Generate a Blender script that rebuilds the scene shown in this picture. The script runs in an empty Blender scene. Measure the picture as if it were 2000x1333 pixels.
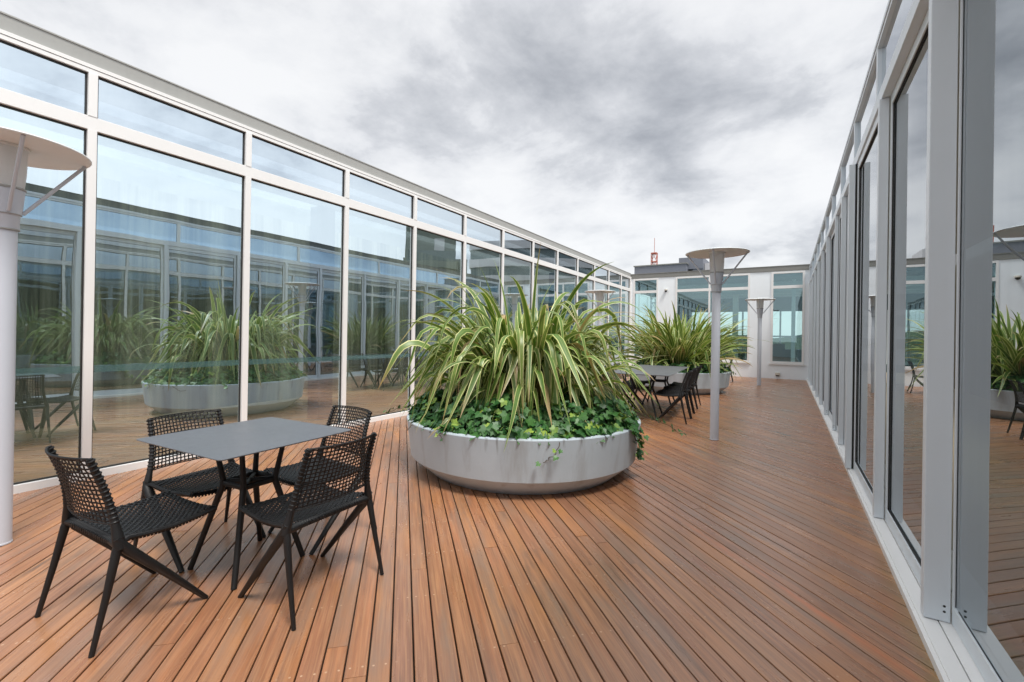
import bpy, bmesh, math, random
from mathutils import Vector, Matrix, Euler
R = math.radians
sc = bpy.context.scene
col = sc.collection

# ------------------------------------------------------------------ camera
H = 1.35
cam_d = bpy.data.cameras.new("camera")
cam = bpy.data.objects.new("camera", cam_d)
col.objects.link(cam)
sc.camera = cam
YAW, PITCH, ROLL = 5.54198862e-01, 2.09376727e-03, 1.57295996e-02
cy_, sy_ = math.cos(YAW), math.sin(YAW)
r_ = Vector((cy_, sy_, 0)); f_ = Vector((-sy_, cy_, 0)); u_ = Vector((0, 0, 1))
f2 = f_ * math.cos(PITCH) + u_ * math.sin(PITCH); u2 = u_ * math.cos(PITCH) - f_ * math.sin(PITCH)
r3 = r_ * math.cos(ROLL) + u2 * math.sin(ROLL); u3 = u2 * math.cos(ROLL) - r_ * math.sin(ROLL)
m = Matrix((r3, u3, -f2)).transposed().to_4x4()
m.translation = Vector((0, 0, H))
cam.matrix_world = m
cam_d.sensor_width = 36.0
cam_d.lens = 878.7518 / 2000 * 36
cam_d.shift_x = 5.151 / 2000
cam_d.shift_y = -14.72 / 2000
cam_d.clip_start = 0.02
cam_d.clip_end = 6000

# ------------------------------------------------------------------ light
sc.view_settings.view_transform = 'Standard'
sc.view_settings.look = 'None'
sc.view_settings.gamma = 1
sc.view_settings.exposure = 1.28
SUN_EL, SUN_AZ = R(62), R(118)     # azimuth measured from +Y towards +X
world = bpy.data.worlds.new("World"); sc.world = world; world.use_nodes = True
nt = world.node_tree; nt.nodes.clear()
N = nt.nodes.new; L = nt.links.new
out = N('ShaderNodeOutputWorld'); bg = N('ShaderNodeBackground'); L(bg.outputs[0], out.inputs[0])
bg.inputs[1].default_value = 0.1
sky = N('ShaderNodeTexSky'); sky.sky_type = 'NISHITA'; sky.sun_disc = False
sky.sun_elevation = SUN_EL; sky.sun_rotation = SUN_AZ
tc = N('ShaderNodeTexCoord')
def wmath(op, a, b=None, c=None):
    n = N('ShaderNodeMath'); n.operation = op
    for i, v in enumerate((a, b, c)):
        if v is None: continue
        if isinstance(v, (int, float)): n.inputs[i].default_value = v
        else: L(v, n.inputs[i])
    return n.outputs[0]
sep = N('ShaderNodeSeparateXYZ'); L(tc.outputs['Generated'], sep.inputs[0])
zz = wmath('ADD', wmath('MAXIMUM', sep.outputs[2], 0.0), 0.26)
px = wmath('DIVIDE', sep.outputs[0], zz); py = wmath('DIVIDE', sep.outputs[1], zz)
comb = N('ShaderNodeCombineXYZ'); L(px, comb.inputs[0]); L(py, comb.inputs[1])
def wnoise(scale, detail, rough, loc, dist=0.0):
    mp = N('ShaderNodeMapping'); mp.inputs[1].default_value = loc
    L(comb.outputs[0], mp.inputs[0])
    n = N('ShaderNodeTexNoise'); n.inputs['Scale'].default_value = scale; n.inputs['Detail'].default_value = detail
    n.inputs['Roughness'].default_value = rough; n.inputs['Distortion'].default_value = dist
    L(mp.outputs[0], n.inputs[0]); return n.outputs[0]
n1 = wnoise(1.05, 11, 0.58, (3.1, 1.7, 0), 0.18)
n2 = wnoise(3.2, 10, 0.6, (7.3, 4.2, 0), 0.2)
# one broad heavy cloud bank ahead (a direction in the sky)
def bank(d, width, amt):
    d = Vector(d).normalized()
    vm = N('ShaderNodeVectorMath'); vm.operation = 'DOT_PRODUCT'; nr = N('ShaderNodeVectorMath'); nr.operation = 'NORMALIZE'
    L(tc.outputs['Generated'], nr.inputs[0]); L(nr.outputs[0], vm.inputs[0]); vm.inputs[1].default_value = d
    mr = N('ShaderNodeMapRange'); mr.interpolation_type = 'SMOOTHSTEP'
    mr.inputs[1].default_value = math.cos(width); mr.inputs[2].default_value = 1.0; mr.inputs[3].default_value = 0; mr.inputs[4].default_value = amt
    L(vm.outputs['Value'], mr.inputs[0]); return mr.outputs[0]
def pdir(x, y):
    v = Vector(((x - 994.849) / 878.75, (y - 651.776) / 878.75, 1))
    return r3 * v.x - u3 * v.y + f2 * v.z
BANKS = [((1180, 270), R(15), .12), ((900, 170), R(12), .075), ((1420, 230), R(12), .08), ((640, 40), R(12), .03), ((150, 60), R(24), -.01), ((560, 210), R(9), -.04), ((1500, 400), R(9), -.04), ((1650, 300), R(8), -.04)]
tot = wmath('ADD', wmath('ADD', wmath('MULTIPLY', n1, 0.72), wmath('MULTIPLY', n2, 0.50)), -0.135)
for (pp, w, a) in BANKS:
    tot = wmath('ADD', tot, bank(pdir(*pp), w, a))
tot = wmath('ADD', tot, bank((.85, .40, .30), R(40), -.10))
tot = wmath('ADD', tot, bank((.86, .34, .50), R(17), .15))
tot = wmath('ADD', tot, bank((.1, -1, .4), R(60), -.12))
# brighter towards the horizon
hz = N('ShaderNodeMapRange'); hz.inputs[1].default_value = 0.0; hz.inputs[2].default_value = 0.34; hz.inputs[3].default_value = 0.06; hz.inputs[4].default_value = 0.0
L(sep.outputs[2], hz.inputs[0])
tot = wmath('SUBTRACT', tot, hz.outputs[0])
cr = N('ShaderNodeValToRGB'); L(tot, cr.inputs[0])
e = cr.color_ramp.elements
e[0].position = 0.36; e[0].color = (.49, .49, .49, 1)
e[1].position = 0.74; e[1].color = (.17, .176, .19, 1)
for p_, c_ in ((0.44, (.455, .457, .462, 1)), (0.495, (.41, .414, .423, 1)), (0.53, (.355, .36, .372, 1)), (0.57, (.315, .321, .334, 1)), (0.63, (.255, .262, .276, 1))):
    x_ = cr.color_ramp.elements.new(p_); x_.color = c_
boost = N('ShaderNodeVectorMath'); boost.operation = 'SCALE'; L(cr.outputs[0], boost.inputs[0])
# overcast skies are brighter overhead
zb = N('ShaderNodeMapRange'); zb.inputs[1].default_value = 0.58; zb.inputs[2].default_value = 0.95; zb.inputs[3].default_value = 8.2; zb.inputs[4].default_value = 17.0
L(sep.outputs[2], zb.inputs[0]); sidef = wmath('MULTIPLY', zb.outputs[0], wmath('ADD', bank((1.0, -.05, .35), R(72), .5), 1.0)); L(sidef, boost.inputs['Scale'])
mixw = N('ShaderNodeMix'); mixw.data_type = 'RGBA'; mixw.inputs[0].default_value = 0.93
L(sky.outputs[0], mixw.inputs[6]); L(boost.outputs[0], mixw.inputs[7]); L(mixw.outputs[2], bg.inputs[0])
world.cycles.sampling_method = 'AUTOMATIC'

sun_d = bpy.data.lights.new("sun", 'SUN'); sun_d.energy = 1.5; sun_d.angle = R(16); sun_d.color = (1.0, .965, .91)
sun = bpy.data.objects.new("sun", sun_d); col.objects.link(sun)
sd = Vector((math.sin(SUN_AZ) * math.cos(SUN_EL), math.cos(SUN_AZ) * math.cos(SUN_EL), math.sin(SUN_EL)))
sun.rotation_euler = sd.to_track_quat('Z', 'Y').to_euler()

# ------------------------------------------------------------------ materials
class Mat:
    def __init__(s, name):
        s.m = bpy.data.materials.new(name); s.m.use_nodes = True; s.t = s.m.node_tree
        s.b = s.t.nodes['Principled BSDF']; s.o = s.t.nodes['Material Output']
        s._co = None
    def n(s, k): return s.t.nodes.new(k)
    def l(s, a, b): s.t.links.new(a, b)
    def co(s, kind='Object'):
        if s._co is None: s._co = s.n('ShaderNodeTexCoord')
        return s._co.outputs[kind]
    def math(s, op, a, b=None, c=None):
        n = s.n('ShaderNodeMath'); n.operation = op
        for i, v in enumerate((a, b, c)):
            if v is None: continue
            if isinstance(v, (int, float)): n.inputs[i].default_value = v
            else: s.l(v, n.inputs[i])
        return n.outputs[0]
    def noise(s, scale, detail=4, rough=.5, vec=None, stretch=None, rot=None):
        v = vec if vec is not None else s.co()
        if stretch or rot:
            mp = s.n('ShaderNodeMapping'); s.l(v, mp.inputs[0]); v = mp.outputs[0]
            if stretch: mp.inputs[3].default_value = stretch
            if rot: mp.inputs[2].default_value = rot
        n = s.n('ShaderNodeTexNoise'); s.l(v, n.inputs[0]); n.inputs['Scale'].default_value = scale
        n.inputs['Detail'].default_value = detail; n.inputs['Roughness'].default_value = rough
        return n.outputs[0]
    def ramp(s, f, stops):
        n = s.n('ShaderNodeValToRGB'); s.l(f, n.inputs[0]); e = n.color_ramp.elements
        while len(e) > 1: e.remove(e[0])
        e[0].position = stops[0][0]; e[0].color = (*stops[0][1], 1)
        for p, c in stops[1:]: x = e.new(p); x.color = (*c, 1)
        return n.outputs[0]
    def mix(s, f, a, b, mode='MIX'):
        n = s.n('ShaderNodeMix'); n.data_type = 'RGBA'; n.blend_type = mode
        for i, v in ((0, f), (6, a), (7, b)):
            if isinstance(v, (int, float)): n.inputs[i].default_value = v
            elif isinstance(v, tuple): n.inputs[i].default_value = (*v, 1)
            else: s.l(v, n.inputs[i])
        return n.outputs[2]
    def rng(s, v, a, b, c, d):
        n = s.n('ShaderNodeMapRange'); s.l(v, n.inputs[0])
        for i, x in enumerate((a, b, c, d)): n.inputs[1 + i].default_value = x
        return n.outputs[0]
    def bump(s, h, strength, dist=.01):
        n = s.n('ShaderNodeBump'); s.l(h, n.inputs['Height']); n.inputs['Strength'].default_value = strength; n.inputs['Distance'].default_value = dist
        s.l(n.outputs[0], s.b.inputs['Normal'])
    def set(s, color=None, rough=None, metal=None, spec=None):
        for k, v in (('Base Color', color), ('Roughness', rough), ('Metallic', metal), ('Specular IOR Level', spec)):
            if v is None: continue
            if isinstance(v, tuple): s.b.inputs[k].default_value = (*v, 1)
            elif isinstance(v, (int, float)): s.b.inputs[k].default_value = v
            else: s.l(v, s.b.inputs[k])
        return s

def painted(name, c, rough=.4, var=.06, dirt=None, metal=0):
    M = Mat(name)
    n = M.noise(3.0, 6, .6)
    a = tuple(x * (1 - var) for x in c); b = tuple(min(1, x * (1 + var)) for x in c)
    colr = M.mix(n, a, b)
    if dirt:
        st = M.noise(14, 5, .6, stretch=(1, 1, .08))
        colr = M.mix(M.math('MULTIPLY', M.rng(st, .55, .8, 0, 1), dirt), colr, tuple(x * .55 for x in c))
    M.set(colr, M.rng(M.noise(9, 4), .3, .7, rough - .06, rough + .1), metal)
    return M.m

white_frame = painted('white_powder_coat', (.76, .755, .745), .38, .02, .08)
grey_frame = painted('silver_grey_powder_coat', (.64, .69, .73), .36, .04, .08)
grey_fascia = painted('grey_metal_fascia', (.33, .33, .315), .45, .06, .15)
shaded_fascia = painted('shaded_grey_metal_fascia', (.10, .105, .10), .45, .06, .15)  # door wing fascia: its shaded side put into a darker grey
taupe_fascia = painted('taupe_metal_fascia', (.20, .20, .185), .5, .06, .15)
seal = painted('black_rubber_seal', (.015, .014, .014), .6)
wall_white = painted('white_render_wall', (.80, .84, .87), .7, .03, .08)
pole_grey = painted('light_grey_pole_paint', (.53, .56, .62), .38, .03, .08)
lamp_cream = painted('cream_lamp_paint', (.80, .84, .86), .5, .06, .1)
ceiling_m = painted('ceiling_plaster', (.6, .6, .58), .8)
plant_room = painted('slate_blue_cladding', (.16, .17, .20), .6, .08, .2)
tower_dark = painted('dark_green_tower_cladding', (.10, .13, .12), .4, .1)
tower_white = painted('pale_tower_concrete', (.50, .49, .50), .6, .05, .1)
conc_slab = painted('grey_concrete', (.3, .3, .29), .8, .08)
navy = painted('navy_column_paint', (.030, .045, .075), .35)
red_paint = painted('red_steel_paint', (.46, .14, .10), .5)
socket_m = painted('cream_plastic', (.6, .57, .5), .4)
dark_plastic = painted('dark_plastic', (.02, .02, .022), .25)

def glass_mat(name, base, tint_r, tint_t, ior=1.5, rough=0.0):
    M = Mat(name); M.t.nodes.remove(M.b)
    gl = M.n('ShaderNodeBsdfGlossy'); gl.inputs['Color'].default_value = (*tint_r, 1); gl.inputs['Roughness'].default_value = rough
    tr = M.n('ShaderNodeBsdfTransparent'); tr.inputs[0].default_value = (*tint_t, 1)
    fr = M.n('ShaderNodeFresnel'); fr.inputs[0].default_value = ior
    # the coating tints what it mirrors head-on; at grazing angles it mirrors plainly
    fg = M.rng(fr.outputs[0], .05, .45, 0, 1); M.l(M.mix(fg, tint_r, (.94, .96, .98)), gl.inputs['Color'])
    # faint streaks and dust on the pane
    st = M.noise(22, 4, .6, stretch=(1, 1, .05))
    f = M.math('ADD', M.math('MULTIPLY', fr.outputs[0], 1 - base), M.math('ADD', M.math('MULTIPLY', st, .05), base - .025))
    wb = M.n('ShaderNodeBump'); wb.inputs['Strength'].default_value = .06; wb.inputs['Distance'].default_value = .02
    M.l(M.noise(1.3, 2, .4), wb.inputs['Height']); M.l(wb.outputs[0], gl.inputs['Normal'])
    # a pane is a thin box: the face a ray leaves by adds nothing more
    bf = M.n('ShaderNodeNewGeometry').outputs['Backfacing']; keep = M.math('SUBTRACT', 1.0, bf)
    M.l(M.mix(bf, tint_t, (1.0, 1.0, 1.0)), tr.inputs[0])
    mx = M.n('ShaderNodeMixShader'); M.l(M.math('MULTIPLY', M.math('MINIMUM', f, 1.0), keep), mx.inputs[0]); M.l(tr.outputs[0], mx.inputs[1]); M.l(gl.outputs[0], mx.inputs[2])
    M.l(mx.outputs[0], M.o.inputs[0]); return M.m
glass_left = glass_mat('coated_blue_glass', .65, (.78, .91, 1.0), (.66, .76, .72))
glass_top = glass_mat('coated_clerestory_glass', .66, (.80, .91, 1.0), (.40, .46, .52))
glass_right = glass_mat('coated_grey_glass', .40, (.82, .89, .94), (.20, .26, .27))
glass_teal = glass_mat('teal_tinted_glass', .24, (.58, .80, .88), (.62, .88, .87))
glass_top2 = glass_mat('blue_clerestory_glass', .72, (.62, .82, 1.0), (.20, .28, .36))
glass_added_skylight = glass_mat('added_skylight_glass', .08, (.9, .95, 1), (.88, .92, .90))  # for the unseen roof glazing added to brighten the left interior
strip_m = Mat('frosted_safety_film'); strip_m.t.nodes.remove(strip_m.b)
_d = strip_m.n('ShaderNodeBsdfDiffuse'); _d.inputs[0].default_value = (.10, .20, .20, 1)
_t = strip_m.n('ShaderNodeBsdfTransparent'); _x = strip_m.n('ShaderNodeMixShader'); _x.inputs[0].default_value = .24
strip_m.l(_t.outputs[0], _x.inputs[1]); strip_m.l(_d.outputs[0], _x.inputs[2]); strip_m.l(_x.outputs[0], strip_m.o.inputs[0]); strip_m = strip_m.m

# opal lamp glass
_M = Mat('opal_lamp_glass'); _M.set(_M.mix(_M.noise(5, 3, .5, stretch=(1, 1, .2)), (.84, .85, .86), (.92, .92, .92)), .22)
_M.b.inputs['Transmission Weight'].default_value = .15
_tl = _M.n('ShaderNodeBsdfTranslucent'); _tl.inputs[0].default_value = (.9, .9, .9, 1); _mx = _M.n('ShaderNodeMixShader'); _mx.inputs[0].default_value = .6
_M.l(_M.b.outputs[0], _mx.inputs[1]); _M.l(_tl.outputs[0], _mx.inputs[2]); _M.l(_mx.outputs[0], _M.o.inputs[0]); lamp_glass = _M.m

# hardwood decking, boards at 45 degrees
def deck_mat():
    M = Mat('weathered_hardwood_decking')
    geo = M.n('ShaderNodeNewGeometry'); rnd = geo.outputs['Random Per Island']
    mp = M.n('ShaderNodeMapping'); mp.inputs[2].default_value = (0, 0, R(45)); M.l(M.co(), mp.inputs[0])
    sp = M.n('ShaderNodeSeparateXYZ'); M.l(mp.outputs[0], sp.inputs[0])   # x along the board, y across
    off = M.n('ShaderNodeCombineXYZ'); M.l(M.math('MULTIPLY', rnd, 57.0), off.inputs[2])
    va = M.n('ShaderNodeVectorMath'); va.operation = 'ADD'; M.l(mp.outputs[0], va.inputs[0]); M.l(off.outputs[0], va.inputs[1])
    vec = va.outputs[0]
    base = M.ramp(rnd, [(0, (.310, .140, .066)), (.2, (.380, .190, .096)), (.4, (.290, .142, .084)), (.55, (.440, .225, .095)), (.7, (.240, .128, .090)), (.85, (.370, .165, .082)), (1, (.450, .250, .136))])
    base = M.mix(.2, base, (.335, .160, .088))
    g1 = M.noise(5, 9, .62, vec=vec, stretch=(.35, 9, 1))
    g2 = M.noise(26, 6, .6, vec=vec, stretch=(.12, 5, 1))
    c = M.mix(M.rng(g1, .38, .64, 0, .8), base, (.175, .085, .050))
    c = M.mix(M.rng(g2, .46, .66, 0, .55), c, (.44, .26, .15))
    # silvery grey weathering, long patches
    gr = M.noise(1.6, 6, .62, vec=vec, stretch=(.55, 3.5, 1))
    c = M.mix(M.rng(gr, .50, .68, 0, .8), c, (.215, .165, .140))
    # dark tannin streaks
    dk = M.noise(1.1, 7, .65, vec=vec, stretch=(.8, 7, 1))
    c = M.mix(M.rng(dk, .57, .70, 0, .7), c, (.085, .060, .048))
    # warm honey patches
    hn = M.noise(1.3, 4, .5, vec=vec, stretch=(.6, 2.2, 3))
    c = M.mix(M.rng(hn, .57, .70, 0, .55), c, (.50, .235, .075))
    # whole-deck broad variation
    br = M.noise(.8, 4, .6)
    c = M.mix(M.rng(br, .4, .65, 0, .3), c, (.33, .19, .135))
    # rust-orange stain that follows one joint near the doors
    S0 = ST_S
    dist = M.math('ABSOLUTE', M.math('SUBTRACT', sp.outputs[1], S0))
    wob = M.noise(7, 6, .6, vec=mp.outputs[0], stretch=(.5, 2, 1))
    band = M.math('LESS_THAN', dist, 1.0)
    m1 = M.rng(M.math('ADD', dist, M.math('MULTIPLY', wob, .09)), .030, .085, 1, 0)
    al = M.math('MULTIPLY', M.rng(sp.outputs[0], ST_T0 - .3, ST_T0 + .1, 0, 1), M.rng(sp.outputs[0], ST_T1 - .1, ST_T1 + .3, 1, 0))
    c = M.mix(M.math('MULTIPLY', M.math('MULTIPLY', m1, al), M.rng(M.noise(3.5, 5, .6, vec=mp.outputs[0]), .35, .6, .15, .85)), c, (.52, .165, .045))
    # moss beside the near door track
    sx = M.n('ShaderNodeSeparateXYZ'); M.l(M.co(), sx.inputs[0])
    ms = M.math('ADD', M.math('SUBTRACT', .53, sx.outputs[0]), M.math('MULTIPLY', M.noise(9, 5, .6), .12))
    ny = M.rng(sx.outputs[1], 2.2, 4.2, .7, .12)
    c = M.mix(M.math('MULTIPLY', M.rng(ms, .07, .14, 1, 0), ny), c, (.20, .155, .05))
    # screw heads: two per board above each joist
    tm = M.math('PINGPONG', M.math('ADD', sp.outputs[0], 100.0), .225)
    sm = M.math('PINGPONG', M.math('SUBTRACT', M.math('MODULO', M.math('ADD', sp.outputs[1], 100 * PITCH_B + BOARD0), PITCH_B), PITCH_B / 2), 1.0)
    dx = M.math('MULTIPLY', tm, 1.0); dy = M.math('ABSOLUTE', M.math('SUBTRACT', sm, .024))
    rr = M.math('SQRT', M.math('ADD', M.math('MULTIPLY', dx, dx), M.math('MULTIPLY', dy, dy)))
    sn = M.noise(3.0, 2, .5)
    c = M.mix(M.math('MULTIPLY', M.math('LESS_THAN', rr, .0046), M.rng(sn, .48, .58, .1, .85)), c, (.55, .42, .32))
    ro = M.rng(M.noise(2.2, 5, .6, vec=vec, stretch=(.5, 2, 1)),   .3, .7, .22, .38)
    c = M.mix(1.0, c, (.93, .815, .69), 'MULTIPLY')
    c = M.mix(1.0, c, (1.10, 1.10, 1.10), 'MULTIPLY')
    M.set(c, ro, 0, .9)
    M.bump(M.math('ADD', g1, M.math('MULTIPLY', g2, .6)), .2, .003)
    return M.m
PITCH_B = .0905
BOARD0 = .0276           # gaps lie at s = -.0276 + k*pitch, s=(x+y)/sqrt2
def st_(x, y): return ((x + y) / math.sqrt(2), (x - y) / math.sqrt(2))
ST_S = None
def gpt(x, y, z=0.0):
    v = Vector(((x - 994.849) / 878.7518, (y - 651.776) / 878.7518, 1))
    w = r3 * v.x - u3 * v.y + f2 * v.z
    k = (z - H) / w.z
    return Vector((w.x * k, w.y * k, z))
_a = gpt(1560, 1172); _b = gpt(1760, 1303)
# mapping rotates by +45deg: x' = (x-y)/sqrt2 , y' = (x+y)/sqrt2
ST_S = ((_a.x + _a.y) + (_b.x + _b.y)) / 2 / math.sqrt(2)
_c0 = gpt(1340, 1030); _c1 = gpt(1815, 1333)
ST_T0 = min((_c0.x - _c0.y), (_c1.x - _c1.y)) / math.sqrt(2); ST_T1 = max((_c0.x - _c0.y), (_c1.x - _c1.y)) / math.sqrt(2)
deck_m = deck_mat()
joist_m = painted('dark_subfloor', (.02, .015, .012), .9)

def planter_mat():
    M = Mat('painted_concrete_planter')
    n = M.noise(2.5, 6, .6)
    c = M.mix(M.rng(n, .3, .7, 0, 1), (.40, .465, .51), (.455, .52, .57))
    st = M.noise(6, 5, .6, stretch=(1, 1, .12))
    c = M.mix(M.rng(st, .55, .72, 0, .55), c, (.26, .26, .255))
    dr = M.noise(16, 3, .5, stretch=(1, 1, .02)); sz = M.n('ShaderNodeSeparateXYZ'); M.l(M.co(), sz.inputs[0])
    c = M.mix(M.math('MULTIPLY', M.rng(dr, .64, .72, 0, .7), M.rng(sz.outputs[2], .33, .51, 0, 1)), c, (.13, .125, .12))
    sx = M.n('ShaderNodeSeparateXYZ'); M.l(M.co(), sx.inputs[0])
    c = M.mix(M.math('MULTIPLY', M.rng(M.math('ADD', sx.outputs[2], M.math('MULTIPLY', M.noise(18, 5), .12)), .06, .13, 1, 0), .4), c, (.2, .185, .17))
    M.set(c, .55); M.bump(M.noise(30, 6, .6), .25, .004); return M.m
planter_m = planter_mat()
soil_m = Mat('dark_soil'); soil_m.set(soil_m.mix(soil_m.noise(12, 6), (.02, .013, .008), (.06, .04, .025)), .95); soil_m = soil_m.m

def flax_mat():
    M = Mat('variegated_flax_leaf')
    uv = M.n('ShaderNodeUVMap'); uv.uv_map = 'UVMap'
    s = M.n('ShaderNodeSeparateXYZ'); M.l(uv.outputs[0], s.inputs[0])
    geo = M.n('ShaderNodeNewGeometry'); rnd = geo.outputs['Random Per Island']
    d = M.math('ABSOLUTE', M.math('SUBTRACT', s.outputs[0], .5))
    green = M.ramp(rnd, [(0, (.070, .155, .022)), (.35, (.115, .210, .034)), (.6, (.160, .250, .045)), (.8, (.075, .150, .035)), (1, (.200, .275, .060))])
    cream = M.ramp(rnd, [(0, (.54, .58, .20)), (.5, (.64, .65, .28)), (1, (.72, .70, .38))])
    ln = M.n('ShaderNodeCombineXYZ'); M.l(M.math('MULTIPLY', s.outputs[0], 9.0), ln.inputs[0]); M.l(M.math('MULTIPLY', s.outputs[1], .6), ln.inputs[1]); M.l(M.math('MULTIPLY', rnd, 90), ln.inputs[2])
    lines = M.noise(1.0, 3, .6, vec=ln.outputs[0])
    edge = M.rng(M.math('ADD', d, M.math('MULTIPLY', M.math('SUBTRACT', lines, .5), .16)), .34, .40, 0, 1)
    c = M.mix(edge, green, cream)
    c = M.mix(M.rng(lines, .56, .66, 0, .38), c, cream)
    # old leaves turn straw coloured at the tip, some wholly
    tip = M.math('MULTIPLY', M.rng(s.outputs[1], .82, 1.0, 0, 1), M.rng(rnd, .45, .6, 0, 1))
    c = M.mix(tip, c, (.36, .22, .10))
    old = M.math('GREATER_THAN', rnd, .978)
    c = M.mix(M.math('MULTIPLY', old, .85), c, (.45, .31, .16))
    M.set(c, .38, 0, .5)
    M.b.inputs['Sheen Weight'].default_value = .0
    # let light through the leaf
    tl = M.n('ShaderNodeBsdfTranslucent'); M.l(M.mix(1.0, c, (1.0, 1.0, .6), 'MULTIPLY'), tl.inputs[0])
    mx = M.n('ShaderNodeMixShader'); mx.inputs[0].default_value = .28
    M.l(M.b.outputs[0], mx.inputs[1]); M.l(tl.outputs[0], mx.inputs[2]); M.l(mx.outputs[0], M.o.inputs[0])
    return M.m
flax_m = flax_mat()
def ivy_mat():
    M = Mat('ivy_leaf')
    geo = M.n('ShaderNodeNewGeometry'); rnd = geo.outputs['Random Per Island']
    c = M.ramp(rnd, [(0, (.016, .075, .016)), (.4, (.034, .125, .028)), (.7, (.065, .175, .038)), (.88, (.095, .210, .065)), (.95, (.24, .37, .05)), (1, (.34, .45, .07))])
    uv = M.n('ShaderNodeUVMap'); uv.uv_map = 'UVMap'
    s = M.n('ShaderNodeSeparateXYZ'); M.l(uv.outputs[0], s.inputs[0])
    vein = M.rng(M.math('ABSOLUTE', M.math('SUBTRACT', s.outputs[0], .5)), .0, .035, .5, 0)
    c = M.mix(vein, c, (.12, .22, .08))
    c = M.mix(M.rng(M.noise(40, 3), .4, .7, 0, .3), c, (.03, .08, .03))
    M.set(c, .44, 0, .45)
    tl = M.n('ShaderNodeBsdfTranslucent'); M.l(c, tl.inputs[0])
    mx = M.n('ShaderNodeMixShader'); mx.inputs[0].default_value = .15
    M.l(M.b.outputs[0], mx.inputs[1]); M.l(tl.outputs[0], mx.inputs[2]); M.l(mx.outputs[0], M.o.inputs[0])
    return M.m
ivy_m = ivy_mat()
stem_m = painted('brown_stem', (.07, .045, .025), .7)

chair_metal = painted('black_chair_metal', (.004, .004, .0045), .5, .08)
def cord_mat():
    M = Mat('black_woven_cord')
    c = M.mix(M.noise(60, 3), (.003, .003, .0035), (.009, .009, .010))
    M.set(c, .5, 0, .35); M.bump(M.noise(300, 2), .2, .001); return M.m
cord_m = cord_mat()
def top_mat():
    M = Mat('charcoal_laminate_top')
    n = M.noise(3, 6, .6)
    c = M.mix(n, (.085, .090, .102), (.115, .121, .137))
    M.set(c, M.rng(M.noise(5, 6, .7), .3, .7, .28, .42), 0, .6); return M.m
top_m = top_mat()

def curtain_mat(name, a, b, c2):
    M = Mat(name)
    n = M.noise(2.6, 6, .7, stretch=(1, 1, .03)); n2 = M.noise(11, 4, .6, stretch=(1, 1, .06))
    c = M.mix(M.rng(n, .38, .62, 0, 1), a, b); c = M.mix(M.rng(n2, .5, .7, 0, .6), c, c2)
    M.set(c, .7); return M.m
streak_m = curtain_mat('streaked_timber_veneer', (.085, .085, .06), (.52, .50, .40), (.03, .035, .028))
streak2_m = curtain_mat('olive_drapes', (.14, .125, .08), (.26, .23, .16), (.06, .06, .045))
floor_in = Mat('interior_oak_floor'); floor_in.set(floor_in.mix(floor_in.noise(3, 6, .6, stretch=(4, .4, 1)), (.36, .29, .19), (.48, .40, .28)), .4); floor_in = floor_in.m
hill_m = Mat('dark_wooded_hill'); hill_m.set(hill_m.mix(hill_m.noise(.05, 8, .7), (.015, .03, .018), (.04, .055, .035)), .9); hill_m = hill_m.m
ground_m = Mat('city_ground'); ground_m.set(ground_m.mix(ground_m.noise(.02, 8, .7), (.02, .03, .022), (.06, .07, .055)), .9); ground_m = ground_m.m
tower_glass = painted('tower_window_glass', (.09, .13, .14), .12, .3)

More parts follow.
